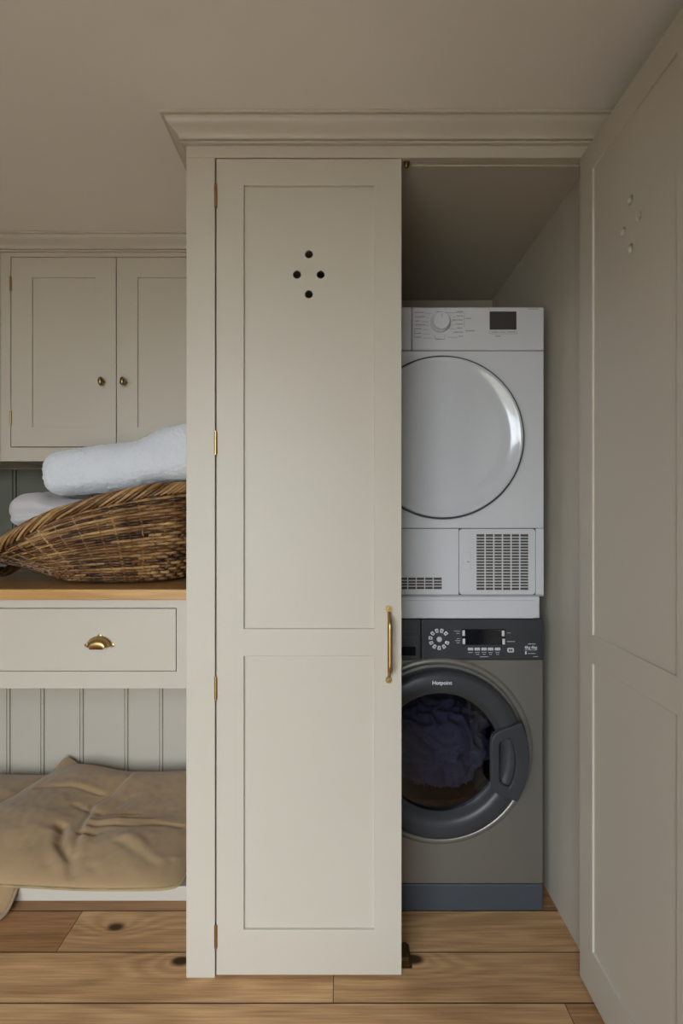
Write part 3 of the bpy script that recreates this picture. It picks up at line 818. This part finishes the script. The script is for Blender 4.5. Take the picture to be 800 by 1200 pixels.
for r_ in range(NR):
    v = (r_+0.5)/NR*0.97
    n = NST*4
    ph = (r_ % 2)*PI
    # a rod runs only part of the way round, then the next begins
    cuts = sorted(random.sample(range(0, n, 4), 13))
    for ci, c0 in enumerate(cuts):
        c1 = cuts[(ci+1) % len(cuts)]
        if c1 <= c0: c1 += n
        pts = []; rads = []; tone = random.random(); base_r = random.uniform(0.42, 0.54)
        for i in range(c0-2, c1+3):
            u = 2*PI*i/n
            wv = math.sin(u*NST/2+ph)
            jit = 0.0012*noise.noise(Vector((i*0.23, r_*3.1, 1.0)))
            rads.append(base_r*(interp(ZR, bpt(u, v)[0])-BZ)/NR)
            x, y, z = bpt(u, v+0.006*noise.noise(Vector((i*0.11, r_*1.7, 4.0))), 0.0060*wv+jit)
            pts.append((x, y, z))
        tube(bm, pts, rads, 6, tone=tone, layer=tl)
weave = obj('weave', bm, WILLOW, bk, smooth=60); weave['kind'] = 'stuff'
bm = bmesh.new(); tl = bm.verts.layers.float.new('tone')
for k in range(NST):
    u = stake_u(k)+0.0
    tube(bm, [bpt(u, v) for v in [i/14 for i in range(15)]], 0.0042, 6, tone=random.uniform(0.2, 0.9), layer=tl)
st = obj('stakes', bm, WILLOW, bk, smooth=60); st['kind'] = 'stuff'
bm = bmesh.new(); tl = bm.verts.layers.float.new('tone')
for r_ in range(12):
    f = 0.10+0.90*r_/11
    pts = [(-0.755+0.200*f*math.cos(2*PI*i/60), BYC+0.140*f*math.sin(2*PI*i/60), BZ+0.006+0.002*math.sin(i*2.1+r_*PI)) for i in range(60)]
    tube(bm, pts, 0.0062, 6, closed=True, tone=random.random(), layer=tl)
bs = obj('base', bm, WILLOW, bk, smooth=60); bs['kind'] = 'stuff'
# rim: a rope of slanting rods
bm = bmesh.new(); tl = bm.verts.layers.float.new('tone')
NRIM = 440
path = []
for i in range(NRIM):
    x, y, z = bpt(2*PI*i/NRIM, 1.0, 0.003); path.append(Vector((x, y, z)))
for k in range(96):
    i0 = int(k*NRIM/96); span = 30
    pts = []; rad = []
    tone = random.uniform(0.35, 1.15)
    for j in range(0, span+1, 2):
        i = (i0+j) % NRIM; t = j/span
        c = path[i]; tg = (path[(i+1) % NRIM]-path[i-1]).normalized()
        outw = tg.cross(Vector((0, 0, 1))).normalized(); upw = outw.cross(tg)
        if upw.z < 0: upw = -upw
        a = PI*(-0.35+1.30*t)
        rr_ = 0.0165+0.002*math.sin(k*12.9898)
        pts.append(c+outw*math.cos(a)*rr_+upw*math.sin(a)*rr_*1.05)
        rad.append(0.0052*(0.65+0.35*math.sin(PI*min(1, max(0, t)))))
    tube(bm, pts, rad, 6, tone=tone, layer=tl)
tube(bm, path[::4], 0.0135, 8, closed=True, tone=0.1, layer=tl)
rim = obj('rim', bm, WILLOW, bk, smooth=60); rim['kind'] = 'stuff'; rim['label'] = 'thick slanting braided rim'
# end handle: twisted loop below the low end of the rim
bm = bmesh.new(); tl = bm.verts.layers.float.new('tone')
for k in range(5):
    pts = []
    for i in range(41):
        t = i/40; a = PI*t
        yc = BYC-0.155+0.31*t
        zc = 1.040-0.080*math.sin(a)**0.7
        xc = -1.165-0.014*math.sin(a)
        tw = 9*t+k*2*PI/5
        pts.append((xc+0.011*math.cos(tw), yc, zc+0.011*math.sin(tw)))
    tube(bm, pts, 0.0072, 6, tone=random.uniform(0.2, 0.8), layer=tl)
hb = obj('handle', bm, WILLOW, bk, smooth=60); hb['label'] = 'twisted willow end handle'

# ------------------------------------------------------------------ towel and folded linen in the basket
def cloth_loft(name, stations, label, cat, mat, fuzz=0.0, wrinkle=0.004, exp=3.2, nseg=64, nst=90, group=None, seed=0.0, notch=None):
    """stations: (x, yc, zc, half depth, half height), lofted along X with rounded ends"""
    bm = bmesh.new(); rings = []
    xs = [s[0] for s in stations]
    def ch(i, x): return interp([(s[0], s[i]) for s in stations], x)
    xa, xb = xs[0], xs[-1]
    capr = 0.05
    for i in range(nst+1):
        t = i/nst
        # ends are packed with sections so that they round off
        tt = 0.5-0.5*math.cos(PI*t)
        x = xa+(xb-xa)*tt
        yc = sum(ch(1, x+d) for d in (-0.02, 0, 0.02))/3; zc = sum(ch(2, x+d) for d in (-0.02, 0, 0.02))/3
        hd_ = ch(3, x); hh = sum(ch(4, x+d) for d in (-0.015, 0, 0.015))/3
        e = min(x-xa, xb-x)/capr
        s_ = math.sqrt(max(0.0, 1-(1-min(1, e))**2.4)) if e < 1 else 1.0
        ring = []
        for k in range(nseg):
            a = 2*PI*k/nseg; c_, sn = math.cos(a), math.sin(a)
            py = math.copysign(abs(c_)**(2/exp), c_)*hd_*(0.35+0.65*s_); pz = math.copysign(abs(sn)**(2/exp), sn)*hh*max(s_, 0.02)
            if notch:
                # folded layers show as grooves round the edge
                f = math.exp(-((pz/hh-notch)/0.16)**2); py *= 1-0.10*f
            p = Vector((x, yc+py, zc+pz))
            q = p*7+Vector((seed, 0, 0))
            p += (noise.noise_vector(q)*wrinkle*2.0+noise.noise_vector(q*2.7)*wrinkle)
            if fuzz: p += noise.noise_vector(p*120)*fuzz+noise.noise_vector(p*260)*fuzz*0.6
            ring.append(bm.verts.new(p))
        rings.append(ring)
    for A, B in zip(rings, rings[1:]):
        for k in range(nseg): bm.faces.new((A[k], A[(k+1) % nseg], B[(k+1) % nseg], B[k]))
    bm.faces.new(rings[0]); bm.faces.new(rings[-1][::-1])
    z = min(v.co.z for v in bm.verts)
    o = obj(name, bm, mat, smooth=180, loc=((xa+xb)/2, stations[0][1], z))
    return tag(o, label, cat, group)

cloth_loft('bath_towel', [(-0.966, 0.45, 1.291, 0.090, 0.062), (-0.93, 0.45, 1.293, 0.095, 0.073), (-0.86, 0.45, 1.300, 0.098, 0.076), (-0.75, 0.455, 1.310, 0.100, 0.078),
                          (-0.66, 0.455, 1.322, 0.100, 0.080), (-0.62, 0.455, 1.341, 0.098, 0.083), (-0.585, 0.455, 1.356, 0.098, 0.088), (-0.50, 0.455, 1.366, 0.098, 0.091), (-0.425, 0.455, 1.374, 0.096, 0.088)],
           'thick fluffy white folded towel on top of the wicker basket', 'towel', TOWEL, fuzz=0.0026, wrinkle=0.0035, exp=2.9, nseg=170, nst=260)
cloth_loft('folded_linen', [(-1.105, 0.525, 1.165, 0.12, 0.050), (-1.04, 0.525, 1.176, 0.13, 0.060), (-1.00, 0.53, 1.181, 0.135, 0.060), (-0.955, 0.53, 1.166, 0.135, 0.046), (-0.84, 0.535, 1.166, 0.14, 0.044), (-0.62, 0.54, 1.185, 0.14, 0.040)],
           'folded grey-lilac cotton cloth under the fluffy towel in the basket', 'linen', LILAC, wrinkle=0.005, exp=3.4, seed=3.0, notch=-0.25, nst=120, nseg=96)
cloth_loft('folded_sheet', [(-1.120, 0.525, 1.086, 0.115, 0.016), (-1.0, 0.535, 1.084, 0.125, 0.018), (-0.60, 0.54, 1.104, 0.13, 0.020)],
           'white folded sheet peeking out lowest above the low end of the basket rim', 'linen', WHITE_COTTON, wrinkle=0.004, exp=3.0, seed=8.0)

# ------------------------------------------------------------------ cushions on the platform
def seg_dist(p, a, b):
    ab = (b[0]-a[0], b[1]-a[1]); ap = (p[0]-a[0], p[1]-a[1])
    t = max(0, min(1, (ab[0]*ap[0]+ab[1]*ap[1])/(ab[0]**2+ab[1]**2+1e-9)))
    return math.hypot(ap[0]-ab[0]*t, ap[1]-ab[1]*t), t
def cushion(name, corners, base_fn, T, label, wrinkles, seed, nu=150, nv=130, ear=None):
    """corners: front-left, front-right, back-right, back-left in plan"""
    FLc, FRc, BRc, BLc = corners
    bm = bmesh.new()
    def plan(u, v):
        # edges bow in a little between the corners
        bow = 0.018
        uu = u+bow*(1-2*u)*(4*v*(1-v)); vv = v+bow*(1-2*v)*(4*u*(1-u))
        if not (ear and u < 0.5 and v > 0.5):      # rounded corners, all but the turned-up one
            a_, b_ = 2*uu-1, 2*vv-1
            uu, vv = 0.5+0.5*a_*(1-0.045*abs(b_)**14), 0.5+0.5*b_*(1-0.055*abs(a_)**14)
        x = (FLc[0]*(1-uu)+FRc[0]*uu)*(1-vv)+(BLc[0]*(1-uu)+BRc[0]*uu)*vv
        y = (FLc[1]*(1-uu)+FRc[1]*uu)*(1-vv)+(BLc[1]*(1-uu)+BRc[1]*uu)*vv
        return x, y
    top, bot = [], []
    edge_pts = {}
    for i in range(nu+1):
        ra, rb = [], []
        for j in range(nv+1):
            u, v = i/nu, j/nv
            u = u+0.0; v = v+0.0
            x, y = plan(u, v)
            eu, ev = 1-abs(2*u-1), 1-abs(2*v-1)
            m = (1-(1-eu)**4)*(1-(1-ev)**3.0)
            puff = m**0.62
            z0 = base_fn(x, y, u, v)
            q = Vector((x*6+seed, y*6, 0.3))
            wr = 0.009*noise.noise(q)+0.0045*noise.noise(q*2.3)+0.0020*noise.noise(q*6)
            # puckers along the seams
            wr += 0.0030*math.exp(-ev*9)*math.sin(u*70+9*noise.noise(Vector((u*6, seed, 0))))*m
            wr += 0.0022*math.exp(-eu*9)*math.sin(v*60+8*noise.noise(Vector((v*6, seed, 2))))*m
            uv = (u+0.012*noise.noise(Vector((u*9, v*9, seed))), v+0.012*noise.noise(Vector((v*8, u*8, seed+5))))
            for (poly, amp, wid) in wrinkles:
                d_ = min(seg_dist(uv, pa, pb)[0] for pa, pb in zip(poly, poly[1:]))
                if d_ < 3*wid: wr += amp*math.exp(-(d_/wid)**2)
            zt = z0+0.010+T*puff+wr*min(1, m*1.3)
            zb = z0+0.010*(1-puff)
            if ear and u < 0.10 and v > 0.90:
                f = smooth01((0.10-u)/0.10)*smooth01((v-0.90)/0.10); zt += ear*f; zb += ear*f
            e = (i in (0, nu)) or (j in (0, nv))
            va = bm.verts.new((x, y, zt if not e else (zt+zb)/2))
            ra.append(va); rb.append(va if e else bm.verts.new((x, y, zb)))
            if e: edge_pts[(i, j)] = va.co.copy()
        top.append(ra); bot.append(rb)
    for i in range(nu):
        for j in range(nv):
            bm.faces.new((top[i][j], top[i+1][j], top[i+1][j+1], top[i][j+1]))
            f = [bot[i][j], bot[i][j+1], bot[i+1][j+1], bot[i+1][j]]
            f2 = []
            for q in f:
                if q not in f2: f2.append(q)
            if len(f2) >= 3:
                try: bm.faces.new(f2)
                except ValueError: pass
    c = plan(0.5, 0.5)
    o = obj(name, bm, TAN, smooth=180, loc=(c[0], c[1], base_fn(c[0], c[1], .5, .5)))
    tag(o, label, 'cushion', 'tan cushions on the platform')
    loop = [edge_pts[(i, 0)] for i in range(0, nu, 2)]+[edge_pts[(nu, j)] for j in range(0, nv, 2)]+[edge_pts[(i, nv)] for i in range(nu, 0, -2)]+[edge_pts[(0, j)] for j in range(nv, 0, -2)]
    bm = bmesh.new(); tube(bm, loop, 0.0042, 6, closed=True)
    obj('piping', bm, TAN_EDGE, o, smooth=60)
    return o
PZ = 0.0445
def base2(x, y, u, v):
    z = PZ
    if y < 0.30: z -= 0.044*smooth01((0.30-y)/0.11)
    z += 0.030*smooth01((v-0.6)/0.4)
    return max(z, 0.002)
cushion('floor_cushion', [(-1.78, 0.20), (-0.955, 0.155), (-1.00, 0.875), (-1.76, 0.895)], base2, 0.052,
        'tan linen cushion lying underneath, its corner drooping to the floor at the left', [([(0.3, 0.2), (0.8, 0.5)], -0.008, 0.03), ([(0.5, 0.8), (0.95, 0.6)], 0.008, 0.03)], 4.0, 110, 100)
def base1(x, y, u, v):
    over = smooth01((-0.84-x)/0.22)               # lies over the other cushion towards the left
    z = PZ+0.012*smooth01((x+0.8)/0.3)+0.030*over*smooth01((v+0.05)/0.35)
    z += 0.040*smooth01((v-0.55)/0.45)            # pushed up against the wall behind
    return z
WR1 = [
    ([(0.46, 0.33), (0.525, 0.215), (0.61, 0.115), (0.655, 0.04)], -0.018, 0.018),
    ([(0.47, 0.265), (0.52, 0.19), (0.6, 0.095)], 0.006, 0.03),
    ([(0.44, 0.96), (0.485, 0.665), (0.47, 0.55), (0.54, 0.33), (0.6, 0.17)], -0.007, 0.012),
    ([(0.465, 0.965), (0.53, 0.63), (0.515, 0.51), (0.575, 0.3), (0.62, 0.155)], 0.006, 0.024),
    ([(0.13, 0.655), (0.285, 0.665), (0.455, 0.645)], -0.005, 0.012),
    ([(0.09, 0.705), (0.265, 0.695), (0.435, 0.675)], 0.004, 0.03),
    ([(0.41, 0.515), (0.475, 0.49)], -0.006, 0.014),
    ([(0.555, 0.305), (0.605, 0.285)], -0.010, 0.016),
    ([(0.52, 0.46), (0.7, 0.485)], -0.005, 0.014),
    ([(0.565, 0.36), (0.705, 0.36), (0.815, 0.385), (0.91, 0.4)], -0.0065, 0.014),
    ([(0.555, 0.395), (0.8, 0.425)], 0.004, 0.02),
    ([(0.555, 0.445), (0.575, 0.56), (0.595, 0.635)], -0.005, 0.014),
    ([(0.555, 0.41), (0.67, 0.435), (0.77, 0.44)], -0.003, 0.012),
    ([(0.74, 0.27), (0.915, 0.14)], 0.006, 0.028),
    ([(0.74, 0.225), (0.89, 0.115)], -0.004, 0.02),
    ([(0.96, 0.04), (0.945, 0.145)], -0.010, 0.018),
    ([(0.98, 0.04), (0.955, 0.175)], 0.007, 0.018),
    ([(0.705, 0.08), (0.735, 0.03)], -0.007, 0.02),
    ([(0.78, 0.055), (0.8, 0.015)], -0.005, 0.018),
    ([(0.56, 0.08), (0.615, 0.015)], -0.005, 0.02),
    ([(0.85, 0.065), (0.895, 0.015)], 0.005, 0.022),
]
cushion('floor_cushion', [(-1.470, 0.270), (-0.470, 0.215), (-0.410, 0.862), (-1.135, 0.885)], base1, 0.062,
        'large rumpled tan linen cushion lying on top, overhanging the platform edge', WR1, 1.0, 230, 190, ear=0.028)
